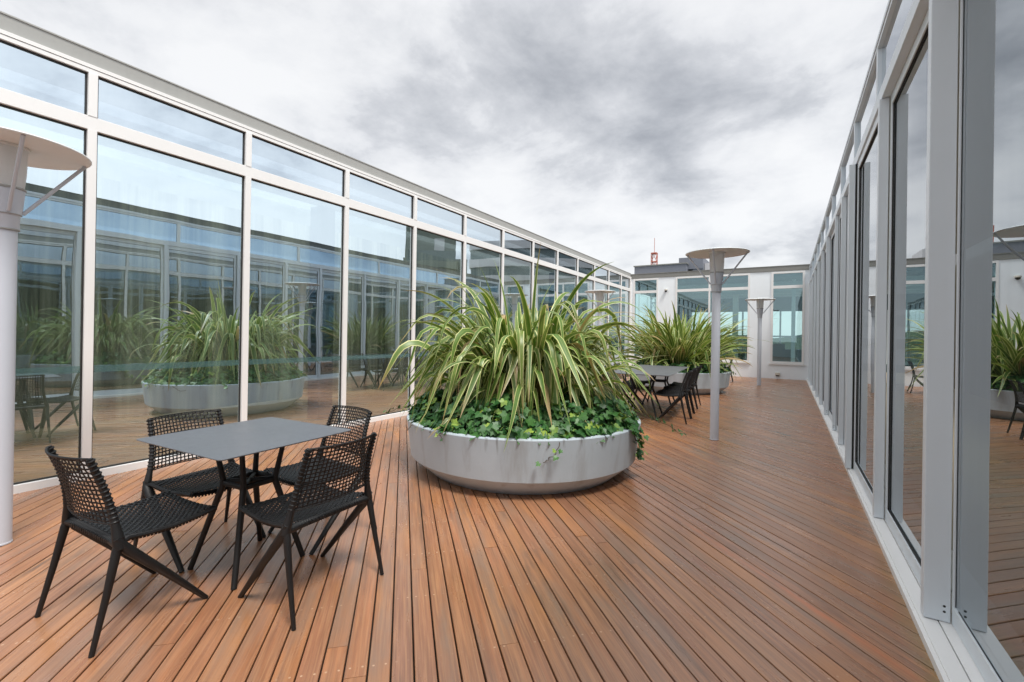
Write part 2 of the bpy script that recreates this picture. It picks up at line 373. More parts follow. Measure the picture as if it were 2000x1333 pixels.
# ------------------------------------------------------------------ mesh helpers
class MB:
    def __init__(s): s.v = []; s.f = []; s.uv = []; s.hasuv = False
    def box(s, x0, x1, y0, y1, z0, z1):
        if x0 > x1: x0, x1 = x1, x0
        if y0 > y1: y0, y1 = y1, y0
        if z0 > z1: z0, z1 = z1, z0
        b = len(s.v)
        s.v += [(x0, y0, z0), (x1, y0, z0), (x1, y1, z0), (x0, y1, z0), (x0, y0, z1), (x1, y0, z1), (x1, y1, z1), (x0, y1, z1)]
        s.f += [tuple(b + i for i in q) for q in ((0, 3, 2, 1), (4, 5, 6, 7), (0, 1, 5, 4), (1, 2, 6, 5), (2, 3, 7, 6), (3, 0, 4, 7))]
        return s
    def tube(s, pts, rad, seg=10, flat=None, up=Vector((0, 0, 1))):
        pts = [Vector(p) for p in pts]; n = len(pts)
        if isinstance(rad, (int, float)): rad = [rad] * n
        rings = []
        prev = None
        for i, p in enumerate(pts):
            t = (pts[min(i + 1, n - 1)] - pts[max(i - 1, 0)]).normalized()
            if prev is None:
                a = up if abs(t.dot(up)) < .95 else Vector((1, 0, 0))
                x = t.cross(a).normalized()
            else: x = (prev - t * prev.dot(t)).normalized()
            prev = x; y = t.cross(x)
            b = len(s.v); rings.append(b)
            for k in range(seg):
                a = 2 * math.pi * k / seg
                s.v.append(tuple(p + x * math.cos(a) * rad[i] + y * math.sin(a) * rad[i] * (flat or 1)))
        for i in range(n - 1):
            for k in range(seg):
                k2 = (k + 1) % seg
                s.f.append((rings[i] + k, rings[i] + k2, rings[i + 1] + k2, rings[i + 1] + k))
        s.f.append(tuple(rings[0] + k for k in reversed(range(seg)))); s.f.append(tuple(rings[-1] + k for k in range(seg)))
        return s
    def strip(s, pts, wvec, nvec, w, th):
        """flat cord through pts; wvec, nvec: width and thickness directions per point"""
        b0 = len(s.v); n = len(pts)
        for p, wv, nv in zip(pts, wvec, nvec):
            for a, c in ((-1, -1), (1, -1), (1, 1), (-1, 1)):
                s.v.append(tuple(p + wv * (a * w / 2) + nv * (c * th / 2)))
        for i in range(n - 1):
            for k in range(4):
                k2 = (k + 1) % 4; s.f.append((b0 + 4 * i + k, b0 + 4 * i + k2, b0 + 4 * i + 4 + k2, b0 + 4 * i + 4 + k))
        s.f.append((b0, b0 + 3, b0 + 2, b0 + 1)); e = b0 + 4 * (n - 1); s.f.append((e, e + 1, e + 2, e + 3))
        return s
    def lathe(s, prof, seg=48, c=(0, 0)):
        b = len(s.v)
        for r, z in prof:
            for k in range(seg):
                a = 2 * math.pi * k / seg; s.v.append((c[0] + r * math.cos(a), c[1] + r * math.sin(a), z))
        for i in range(len(prof) - 1):
            for k in range(seg):
                k2 = (k + 1) % seg; s.f.append((b + i * seg + k, b + i * seg + k2, b + (i + 1) * seg + k2, b + (i + 1) * seg + k))
        return s
    def prism(s, poly, z0, z1):
        b = len(s.v); n = len(poly)
        for x, y in poly: s.v.append((x, y, z0))
        for x, y in poly: s.v.append((x, y, z1))
        s.f.append(tuple(b + i for i in reversed(range(n)))); s.f.append(tuple(b + n + i for i in range(n)))
        for i in range(n): j = (i + 1) % n; s.f.append((b + i, b + j, b + n + j, b + n + i))
        return s
    def build(s, name, mat, parent=None, smooth=False, bevel=0, loc=None, sharp=40):
        me = bpy.data.meshes.new(name); me.from_pydata(s.v, [], s.f); me.materials.append(mat)
        if s.uv:
            ul = me.uv_layers.new(name='UVMap')
            flat = []
            for p in me.polygons:
                for li, vi in zip(p.loop_indices, p.vertices): flat += s.uv[vi]
            ul.data.foreach_set('uv', flat)
        me.update()
        if smooth:
            me.polygons.foreach_set('use_smooth', [True] * len(me.polygons))
            try: me.set_sharp_from_angle(angle=R(sharp))
            except Exception: pass
        o = bpy.data.objects.new(name, me); col.objects.link(o)
        if parent is not None: o.parent = parent
        if loc is not None: o.location = loc
        if bevel:
            bv = o.modifiers.new('b', 'BEVEL'); bv.width = bevel; bv.segments = 2; bv.limit_method = 'ANGLE'
        return o

def tag(o, label=None, cat=None, group=None, kind=None):
    if label: o['label'] = label
    if cat: o['category'] = cat
    if group: o['group'] = group
    if kind: o['kind'] = kind
    return o
def empty(name, loc=(0, 0, 0), rz=0.0):
    o = bpy.data.objects.new(name, None); col.objects.link(o); o.location = loc; o.rotation_euler = (0, 0, rz); o.empty_display_size = .2
    return o
def copy_tree(o, parent=None):
    kids = [c for c in list(bpy.data.objects) if c.parent == o]
    c = o.copy(); col.objects.link(c); c.parent = parent
    for k in kids: copy_tree(k, c)
    return c

WL, WR, BY = -5.29, .53, 17.64
Y0 = -3.2     # terrace end behind the camera
ZT0, ZT1 = 3.11, 3.23       # transom
ZH0, ZH1 = 3.615, 3.695     # head rail
ZF1 = 3.835                 # fascia top

# ------------------------------------------------------------------ ground, terrace
g = MB(); g.v = [(-4000, -4000, -30), (4000, -4000, -30), (4000, 4000, -30), (-4000, 4000, -30)]; g.f = [(0, 1, 2, 3)]
tag(g.build('ground', ground_m), kind='structure')
MB().box(WL - 9, WR + 9, Y0 - 2, BY + 12, -29.99, -.16).build('podium_below', conc_slab)
tag(bpy.data.objects['podium_below'], 'concrete podium carrying the roof terrace', 'podium'); bpy.data.objects['podium_below'].name = 'podium'
tag(MB().box(WL + .002, WR - .002, Y0, BY - .002, -.158, -.03).build('terrace_base', joist_m), kind='structure')
random.seed(7)
def deck():
    mb = MB(); s2 = math.sqrt(2)
    x0, x1, y0, y1 = WL - .02, WR + .02, Y0, BY + .02
    smin = (x0 + y0) / s2; smax = (x1 + y1) / s2
    k0 = int((smin + BOARD0) / PITCH_B) - 1; k1 = int((smax + BOARD0) / PITCH_B) + 1
    for k in range(k0, k1 + 1):
        a = k * PITCH_B - BOARD0 + .0035 + random.uniform(-.0007, .0007); b = (k + 1) * PITCH_B - BOARD0 - .0035 + random.uniform(-.0007, .0007)
        def trange(s):
            # x=(s+t)/s2, y=(s-t)/s2
            return max(x0 * s2 - s, s - y1 * s2), min(x1 * s2 - s, s - y0 * s2)
        ta0, ta1 = trange(a); tb0, tb1 = trange(b)
        if min(ta1, tb1) - max(ta0, tb0) < .03: continue
        t = min(ta0, tb0) + random.uniform(.6, 3.4); cuts = []
        while t < max(ta1, tb1) - .3:
            cuts.append(t); t += random.choice((3.15, 3.6, 4.05, 4.5, 5.4))
        segs = [None] + cuts + [None]
        for i in range(len(segs) - 1):
            c0, c1 = segs[i], segs[i + 1]
            A0 = ta0 if c0 is None else c0 + .0012; B0 = tb0 if c0 is None else c0 + .0012
            A1 = ta1 if c1 is None else c1 - .0012; B1 = tb1 if c1 is None else c1 - .0012
            if c0 is not None and (c0 < max(ta0, tb0)): A0, B0 = max(A0, ta0), max(B0, tb0)
            if A1 <= A0 or B1 <= B0: continue
            z = random.uniform(-.0012, .0012); e = .0022
            def P(s, t, zz): return ((s + t) / s2, (s - t) / s2, zz)
            n = len(mb.v)
            # top with eased long edges
            mb.v += [P(a, A0, -.022), P(a, A1, -.022), P(b, B1, -.022), P(b, B0, -.022),
                     P(a, A0, z - e), P(a, A1, z - e), P(b, B1, z - e), P(b, B0, z - e),
                     P(a + e, A0, z), P(a + e, A1, z), P(b - e, B1, z), P(b - e, B0, z)]
            # (s,t)->(x,y) flips handedness, so wind accordingly
            for q in ((8, 11, 10, 9), (4, 8, 9, 5), (7, 6, 10, 11), (0, 4, 5, 1), (3, 2, 6, 7), (0, 3, 7, 4), (4, 7, 11, 8), (1, 5, 6, 2), (5, 9, 10, 6)):
                mb.f.append(tuple(n + i for i in reversed(q)))
    return mb
dk = deck().build('deck', deck_m); tag(dk, kind='structure')
_bm = bmesh.new(); _bm.from_mesh(dk.data); bmesh.ops.recalc_face_normals(_bm, faces=_bm.faces); _bm.to_mesh(dk.data); _bm.free()

# ------------------------------------------------------------------ left glass wing
def pane(name, mat, parent, x, y0, y1, z0, z1, th=.008):
    return MB().box(x - th, x, y0, y1, z0, z1).build(name, mat, parent)
SP = 1.362
lw = empty('glass_wing', (WL, 7, 0)); tag(lw, 'long glazed wing with white frames behind the square table', 'building')
lw.location = (0, 0, 0)
MB().box(WL - .085, WL, Y0, BY, -.05, .068).build('sill', white_frame, lw, bevel=.004)
MB().box(WL - .075, WL + .004, Y0, BY, ZT0, ZT1).build('transom', white_frame, lw, bevel=.003)
h = MB(); h.box(WL - .075, WL + .002, Y0, BY, ZH0, ZH0 + .033); h.box(WL - .075, WL - .008, Y0, BY, ZH0 + .033, ZH0 + .04); h.box(WL - .075, WL + .006, Y0, BY, ZH0 + .04, ZH1 - .008); h.box(WL - .09, WL - .012, Y0, BY, ZH1 - .008, ZH1)
h.build('head_rail', white_frame, lw)
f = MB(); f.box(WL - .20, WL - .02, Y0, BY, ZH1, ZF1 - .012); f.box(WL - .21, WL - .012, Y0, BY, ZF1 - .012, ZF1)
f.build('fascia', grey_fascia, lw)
ys = [1.435 + SP * k for k in range(-3, 12)]
edges = [Y0] + ys + [BY - .13]
for y in ys:
    for (za, zb) in ((.068, ZT0), (ZT1, ZH0)):
        MB().box(WL - .07, WL + .008, y - .032, y + .032, za, zb).build('mullion', white_frame, lw, bevel=.002)
for i in range(len(edges) - 1):
    a, b = edges[i], edges[i + 1]
    a2 = a + (.034 if i else 0); b2 = b - .034
    w = pane('window', glass_left, lw, WL - .035, a2, b2, .07, ZT0 - .002)
    gk = MB()
    for (q0, q1, r0, r1) in ((a2, a2 + .010, .07, ZT0 - .002), (b2 - .010, b2, .07, ZT0 - .002), (a2 + .010, b2 - .010, .07, .08), (a2 + .010, b2 - .010, ZT0 - .014, ZT0 - .002)):
        gk.box(WL - .034, WL - .022, q0, q1, r0, r1)
    gk.build('gasket', seal, w)
    MB().box(WL - .0338, WL - .0325, a2 + .011, b2 - .011, .95, 1.01).build('safety_strip', strip_m, w)
    w = pane('window', glass_top, lw, WL - .035, a2, b2, ZT1 + .002, ZH0 - .002)
    gk = MB()
    for (q0, q1, r0, r1) in ((a2, a2 + .010, ZT1 + .002, ZH0 - .002), (b2 - .010, b2, ZT1 + .002, ZH0 - .002), (a2 + .010, b2 - .010, ZT1 + .002, ZT1 + .006), (a2 + .010, b2 - .010, ZH0 - .014, ZH0 - .002)):
        gk.box(WL - .034, WL - .022, q0, q1, r0, r1)
    gk.build('gasket', seal, w)
MB().box(WL - .09, WL + .012, BY - .13, BY - .003, -.02, ZH1 - .002).build('corner_post', white_frame, lw, bevel=.003)
XB = -8.35
MB().box(XB - .2, WL - .086, Y0, BY + 6, -.158, .012).build('floor_slab', floor_in, lw)
MB().box(XB - .15, XB, Y0, BY + 6, .012, 3.5).build('inner_wall', streak_m, lw)
MB().box(WL - .80, WL - .09, Y0, BY, ZT1 + .02, ZT1 + .10).build('ceiling', ceiling_m, lw)
MB().box(XB - .25, XB, Y0, BY + 6, 3.5, ZF1 - .02).box(WL - .8, WL - .21, Y0, BY + 6, 3.70, ZF1 - .02).build('roof', grey_fascia, lw)
MB().box(XB + .001, WL - .801, Y0, BY + 6, 3.74, 3.752).build('added_skylight', glass_added_skylight, lw)  # unseen glass roof, added so daylight reaches the inner wall
MB().box(XB, WL - .09, Y0 - .1, Y0, .012, 3.7).build('end_wall', wall_white, lw)
# navy column inside
c = MB().box(-6.25, -6.0, 4.25, 4.50, .013, ZT1 + .019).build('inner_column', navy, lw); c['label'] = 'dark navy column standing inside the glass'
MB().box(-6.22, -6.02, 12.3, 12.5, .013, ZT1 + .019).build('inner_column', navy, lw)

# ------------------------------------------------------------------ back wing
bw = empty('end_wing', (0, 0, 0)); tag(bw, 'low white end wing with tall teal windows closing the terrace', 'building')
WIN = [(-5.17, -4.27, None), (-3.58, -1.16, -2.43), (-.47, .43, None)]
BZ0, BT0, BT1, BZ1 = .55, 3.035, 3.135, 3.575
segs = [(WL - .09, WIN[0][0]), (WIN[0][1], WIN[1][0]), (WIN[1][1], WIN[2][0]), (WIN[2][1], WR + .35)]
w = MB()
for a, b in segs: w.box(a, b, BY, BY + .25, -.05, 3.62)
for a, b, _ in WIN: w.box(a, b, BY, BY + .25, -.05, BZ0); w.box(a, b, BY, BY + .25, BZ1, 3.62)
w.build('wall', wall_white, bw)
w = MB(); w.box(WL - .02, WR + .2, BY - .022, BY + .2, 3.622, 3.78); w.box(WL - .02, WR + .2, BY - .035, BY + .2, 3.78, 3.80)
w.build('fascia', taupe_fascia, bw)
for a, b, mid in WIN:
    fr = MB(); t = .035
    fr.box(a - .03, a + t, BY - .018, BY + .08, BZ0 - .03, BZ1 + .03); fr.box(b - t, b + .03, BY - .018, BY + .08, BZ0 - .03, BZ1 + .03)
    fr.box(a + t, b - t, BY - .016, BY + .08, BZ0 - .03, BZ0 + t); fr.box(a + t, b - t, BY - .016, BY + .08, BZ1 - t, BZ1 + .03); fr.box(a + t, b - t, BY - .016, BY + .08, BT0, BT1)
    if mid is not None: fr.box(mid - .03, mid + .03, BY - .014, BY + .08, BZ0 + t, BZ1 - t)
    fo = fr.build('window', white_frame, bw)
    MB().box(a - .08, b + .08, BY - .05, BY - .019, BZ0 - .075, BZ0 - .035).build('window_sill', white_frame, fo)
    for (q, r2) in ([(a + t, b - t)] if mid is None else [(a + t, mid - .03), (mid + .03, b - t)]):
        MB().box(q, r2, BY + .03, BY + .038, BZ0 + t, BT0).build('pane', glass_teal, fo)
        MB().box(q, r2, BY + .03, BY + .038, BT1, BZ1 - t).build('pane', glass_teal, fo)
# interior with a far window wall
MB().box(WL - .09, WR + 4, BY + .25, BY + 7, -.1, .02).build('floor_slab', floor_in, bw)
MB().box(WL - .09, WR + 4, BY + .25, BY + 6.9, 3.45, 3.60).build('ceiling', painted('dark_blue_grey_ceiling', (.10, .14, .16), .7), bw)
rb = MB(); yb = BY + 6.6
rb.box(WL - .09, -4.2, yb, yb + .2, .02, 3.45); rb.box(-4.2, WR + 4, yb, yb + .2, 2.62, 3.45); rb.box(-4.2, WR + 4, yb, yb + .2, .02, .35)
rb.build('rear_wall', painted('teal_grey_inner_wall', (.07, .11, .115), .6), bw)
rf = MB()
for x in (-4.2, -2.9, -1.85, -1.6, -.3, .9, 2.2, 3.5): rf.box(x - .035, x + .035, yb + .02, yb + .1, .35, 2.62)
rf.box(-4.2, WR + 4, yb + .03, yb + .09, 1.42, 1.49); rf.box(-4.2, WR + 4, yb + .03, yb + .09, .78, .80)
rf.build('rear_window_frame', grey_frame, bw)
for y in (1.6, 3.2, 4.8): MB().box(WL - .08, WR + 3.9, BY + y, BY + y + .18, 3.15, 3.449).build('ceiling_beam', grey_frame, bw)
random.seed(9)
for x in (-4.6, -3.3, -2.0, -1.25, -.35, .3):
    w_ = random.uniform(.5, .9); q = BY + random.uniform(2.2, 5.2)
    MB().box(x - w_ / 2, x + w_ / 2, q, q + .5, .021, random.choice((.74, .9, 1.15))).build('cabinet', painted('inner_cabinet', (.10, .13, .14), .5) if x < -4.5 else bpy.data.materials['inner_cabinet'], bw)
MB().box(-1.95, -1.75, BY + 3.0, BY + 3.2, .021, 3.149).build('inner_column', white_frame, bw)
MB().box(.10, .22, BY + 1.1, BY + 1.2, .021, 3.449).build('inner_column', grey_frame, bw)
# dome camera and outlet box
o = empty('security_camera', (-3.94, BY, 3.08)); tag(o, 'small dome security camera on the white end wall', 'camera')
MB().lathe([(0, -.075), (.028, -.066), (.045, -.045), (.05, -.02), (.05, -.015)], 20).build('dome', dark_plastic, o, True, loc=(0, -.07, .03))
MB().lathe([(.0, .045), (.055, .045), (.06, .02), (.058, -.0), (.04, -.015), (0, -.015)], 20).build('housing', socket_m, o, True, loc=(0, -.07, .03))
MB().box(-.03, .03, -.07, 0, .03, .06).build('bracket', socket_m, o)
o = empty('outlet_box', (-.28, BY, .155)); tag(o, 'small cream weatherproof socket low on the end wall', 'socket')
MB().box(-.07, .07, -.07, 0, -.035, .055).build('housing', socket_m, o, bevel=.012)
MB().box(-.05, .05, -.06, -.01, -.065, -.0351).build('flap', dark_plastic, o, bevel=.004)

# ------------------------------------------------------------------ rooftop things behind
def rooftop():
    o = empty('roof_plant_room', (0, 0, 0)); tag(o, 'long slate blue plant room low on the end wing roof', 'plant room')
    MB().box(-6.3, -3.95, 21.5, 24.5, 3.5, 4.68).build('housing', plant_room, o)
    MB().box(-6.34, -3.91, 21.46, 24.54, 4.68, 4.73).build('capping', taupe_fascia, o)
    o = empty('roof_tank_room', (0, 0, 0)); tag(o, 'raised dark blue roof box behind the nearer lamp', 'roof box')
    MB().box(-4.35, -3.3, 21.9, 24.0, 4.48, 5.02).build('housing', plant_room, o)
    MB().box(-3.75, -3.30, 21.95, 24.0, 3.6, 4.479).build('support', plant_room, o)
    MB().prism([(-3.28, 22.2), (-2.9, 22.2), (-2.9, 23.8), (-3.28, 23.8)], 3.6, 4.75).build('screen', tower_white, o)
rooftop()
def mast():
    # far lattice mast, red and white
    c = gpt(1275, 700)            # direction only
    d = Vector((c.x, c.y, 0)).normalized(); D = 95
    b = Vector((d.x * D, d.y * D, 0))
    o = empty('lattice_mast', (b.x, b.y, 0)); tag(o, 'red and white lattice mast far behind the roof box', 'mast')
    W = .50
    for k in range(4):
        a = MB(); z0 = 11.5 + k * 1.65 ; z1 = z0 + 1.65
        z0 = 0 if k == 0 else z0
        for sx in (-1, 1):
            for sy in (-1, 1): a.box(sx * W - .055, sx * W + .055, sy * W - .055, sy * W + .055, z0, z1)
        zz = z0
        while zz < z1 - .1:
            h_ = min(1.65, z1 - zz)
            for (p, q) in (((-W, -W), (W, -W)), ((W, -W), (W, W)), ((W, W), (-W, W)), ((-W, W), (-W, -W))):
                a.tube([(p[0], p[1], zz), (q[0], q[1], zz + h_)], .055, 5); a.tube([(p[0], p[1], zz + h_ - .05), (q[0], q[1], zz + h_ - .05)], .09, 5)
            zz += h_
        a.build('lattice', red_paint if k else tower_white, o)
    t = MB(); t.box(-.55, .55, -.55, .55, 18.1, 18.22); t.tube([(0, 0, 18.1), (0, 0, 21.2)], .05, 6); t.build('antenna', red_paint, o)
mast()

# ------------------------------------------------------------------ right glass wing with sliding doors
rw = empty('door_wing', (0, 0, 0)); tag(rw, 'silver framed wing with sliding glass doors along the deck edge', 'building')
# door track sill: several parallel profiles
t = MB(); t.box(WR, WR + .018, Y0, BY, -.05, .036); t.box(WR + .018, WR + .082, Y0, BY, -.05, .044); t.box(WR + .086, WR + .150, Y0, BY, -.05, .046)
t.box(WR + .154, WR + .215, Y0, BY, -.05, .040); t.box(WR + .219, WR + .36, Y0, BY, -.05, .046)
t.build('door_track', white_frame, rw, bevel=.0015)
XO = WR + .035      # outer face of the frame
MB().box(XO, XO + .30, Y0, BY, ZT0 + .02, ZT1).build('transom', grey_frame, rw, bevel=.003)
h = MB(); h.box(XO + .0, XO + .06, Y0, BY, ZH0 + .0, ZH0 + .028); h.box(XO + .012, XO + .06, Y0, BY, ZH0 + .028, ZH0 + .036); h.box(XO - .006, XO + .06, Y0, BY, ZH0 + .036, ZH1 - .012); h.box(XO + .02, XO + .08, Y0, BY, ZH1 - .012, ZH1)
h.build('head_rail', grey_frame, rw)
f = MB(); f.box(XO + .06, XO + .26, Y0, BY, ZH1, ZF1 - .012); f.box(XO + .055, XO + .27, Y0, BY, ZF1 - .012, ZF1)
f.build('fascia', shaded_fascia, rw)
mys = [3.08 + 1.405 * k for k in range(-4, 11)]
ed = [Y0] + mys + [BY]
for y in mys: MB().box(XO + .002, XO + .055, y - .03, y + .03, ZT1, ZH0).build('mullion', grey_frame, rw, bevel=.002)
for i in range(len(ed) - 1):
    a = ed[i] + (.03 if i else 0); b = ed[i + 1] - (.03 if i < len(ed) - 2 else 0)
    if b - a < .05: continue
    MB().box(XO + .028, XO + .036, a, b, ZT1 + .001, ZH0 - .001).build('window', glass_top2, rw)
# posts and door leaves. (y, x_out, x_in)
POSTS = [(-2.8, .56, .655), (-1.4, .56, .655), (0.0, .56, .655), (1.42, .56, .655), (2.85, .56, .655), (4.24, .553, .612), (5.69, .512, .562), (6.93, .550, .602), (7.95, .560, .600), (9.50, .548, .606), (10.95, .55, .60), (12.35, .55, .60), (13.8, .55, .60), (15.3, .55, .60), (16.6, .55, .60)]
for i, (y, xo, xi) in enumerate(POSTS):
    p = MB().box(xo, xi, y, y + .055, .048, ZT0 + .018).build('door_post', grey_frame, rw, bevel=.003)
    if .51 < xo < .52: p['label'] = 'projecting stile of the outer door leaf'
    if i in (4, 8, 9):
        s = MB()
        for zz in (.095, .12): s.tube([(xi - .022, y - .0008, zz), (xi - .022, y + .002, zz)], .0055, 12, up=Vector((0, 0, 1)))
        s.build('drain_hole', seal, p)
ends = [p[0] for p in POSTS] + [BY]
for i in range(len(POSTS)):
    y0 = ends[i] + .057; y1 = ends[i + 1] - .002
    outer = (i == 5); nx = POSTS[i + 1][2] if i + 1 < len(POSTS) else .60
    xg = .600 if outer else nx + .027
    if i < 4: xg = .672
    fr = MB(); fx0, fx1 = (xg - .014, xg + .014) if i < 4 else (xg - .022, xg + .022)
    za, zb = .048, ZT0 + .018
    fr.box(fx0, fx1, y0, y0 + .030, za, zb); fr.box(fx0, fx1, y1 - (.012 if i < 4 else .045), y1, za, zb)
    e1 = .012 if i < 4 else .045; fr.box(fx0 + .001, fx1 - .001, y0 + .030, y1 - e1, za, za + .085); fr.box(fx0 + .001, fx1 - .001, y0 + .030, y1 - e1, zb - .07, zb)
    d = fr.build('door', grey_frame, rw, bevel=.002)
    MB().box(xg - .004, xg + .004, y0 + .032, y1 - (.014 if i < 4 else .047), za + .086, zb - .071).build('pane', glass_right, d)
    gk = MB()
    for (q0, q1, r0, r1) in ((y0 + .030, y0 + .034, za + .086, zb - .071), (y1 - e1 - .004, y1 - e1, za + .086, zb - .071), (y0 + .04, y1 - .055, za + .086, za + .089), (y0 + .04, y1 - .055, zb - .075, zb - .071)):
        gk.box(fx0 + .008, xg - .005, q0, q1, r0, r1)
    gk.build('gasket', seal, d)
    # black brush seal between post and leaf
    if xg - .023 > POSTS[i][2] + .003: MB().box(POSTS[i][2] + .001, xg - .023, ends[i] + .010, ends[i] + .05, .05, ZT0 + .017).build('brush_seal', seal, rw)
XI = 4.0
MB().box(WR + .361, XI + .2, Y0, BY - .001, -.158, .012).build('floor_slab', floor_in, rw)
MB().box(XI, XI + .15, Y0, BY - .001, .012, 3.5).build('inner_wall', streak2_m, rw)
MB().box(XO + .31, XI - 1.0, Y0, BY - .001, ZT1 - .04, ZT1 + .04).build('ceiling', ceiling_m, rw)
MB().box(XO + .27, XI - 1.2, Y0, BY, 3.70, ZF1 - .02).box(XI, XI + .25, Y0, BY, 3.5, ZF1 - .02).build('roof', grey_fascia, rw)  # open strip by the rear wall added to let daylight in
MB().box(WR + .2, XI, Y0 - .1, Y0, .012, 3.7).build('end_wall', wall_white, rw)
# parapet behind the camera
tag(MB().box(WL + .005, WR - .005, Y0 - .15, Y0 - .001, -.1, 1.1).build('parapet_wall', wall_white), 'low white parapet wall at the near end of the terrace', 'wall')

# ------------------------------------------------------------------ street lamps
def make_lamp():
    o = empty('terrace_lamp'); G = 'disc topped lamps standing on the deck'
    MB().lathe([(0, .001), (.056, .001), (.056, .01), (.054, .012), (.054, 1.955), (0, 1.955)], 28).build('pole', pole_grey, o, True)
    c = MB(); c.lathe([(.0, 1.9555), (.060, 1.9555), (.062, 1.96), (.064, 2.038), (.067, 2.045), (.0, 2.045)], 28); c.lathe([(0, 2.048), (.071, 2.048), (.084, 2.195), (.084, 2.20), (0, 2.20)], 28)
    c.build('collar', pole_grey, o, True)
    r = MB()
    r.lathe([(.0, 1.948), (.0645, 1.948), (.0645, 1.9548), (.0, 1.9548)], 28); r.lathe([(0, 2.0452), (.073, 2.0452), (.073, 2.0478), (0, 2.0478)], 28); r.lathe([(0, 2.2005), (.089, 2.2005), (.089, 2.212), (0, 2.212)], 28)
    r.build('joint_ring', dark_plastic if False else grey_fascia, o, True)
    MB().lathe([(0, 2.213), (.080, 2.213), (.089, 2.32), (.092, 2.455), (0, 2.455)], 32).build('lamp_glass', lamp_glass, o, True)
    MB().lathe([(0, 2.472), (.14, 2.470), (.34, 2.462), (.385, 2.458), (.390, 2.464), (.388, 2.470), (.34, 2.480), (0, 2.512)], 64).build('disc', lamp_cream, o, True)
    MB().lathe([(0, 2.4555), (.105, 2.4555), (.105, 2.4690), (0, 2.4690)], 32).build('cap', lamp_cream, o, True)
    for k in range(4):
        a = k * math.pi / 2; ca, sa = math.cos(a), math.sin(a)
        MB().tube([(ca * .368, sa * .368, 2.459), (ca * .075, sa * .075, 2.06)], .0105, 8).build('strut', pole_grey, o, True)
    return o
LG = 'disc topped lamps standing on the deck'
lamps = [((-4.142, .722), 'disc lamp rising beside the nearest black chair, its base cut by the frame'),
         ((-.811, 6.50), 'disc lamp standing alone on the open deck beside the long table'),
         ((-.69, 14.79), 'smallest disc lamp in front of the white end wall'),
         ((-4.06, 10.9), 'disc lamp half hidden behind the big flax plant')]
l0 = make_lamp()
for i, (p, lab) in enumerate(lamps):
    o = l0 if i == 0 else copy_tree(l0)
    o.location = (p[0], p[1], .002); tag(o, lab, 'lamp', LG)

# ------------------------------------------------------------------ planters
def planter(c):
    o = empty('round_planter', (c[0], c[1], 0))
    b = MB(); b.lathe([(.0, .003), (.965, .003), (.972, .012), (1.150, .160), (1.197, .508), (1.193, .516), (1.182, .519), (1.075, .519), (1.068, .514), (1.06, .42), (0, .42)], 128)
    b.build('bowl', planter_m, o, True, sharp=20)
    random.seed(3); s = MB(); n = 24
    s.v.append((0, 0, .50))
    for i in range(1, 7):
        for k in range(n): a = 2 * math.pi * k / n; r = 1.058 * i / 6; s.v.append((r * math.cos(a), r * math.sin(a), .475 + random.uniform(-.01, .02) + .03 * (1 - i / 6)))
    for k in range(n): s.f.append((0, 1 + k, 1 + (k + 1) % n))
    for i in range(5):
        for k in range(n): k2 = (k + 1) % n; s.f.append((1 + i * n + k, 1 + (i + 1) * n + k, 1 + (i + 1) * n + k2, 1 + i * n + k2))
    s.build('soil', soil_m, o, True)
    return o
PC1 = (-2.368, 4.124); PC2 = (-2.367, 12.126)
tag(planter(PC1), 'large round white concrete planter in the middle of the deck', 'planter', 'round concrete planters')
tag(planter(PC2), 'round white planter behind the long table near the end wall', 'planter', 'round concrete planters')

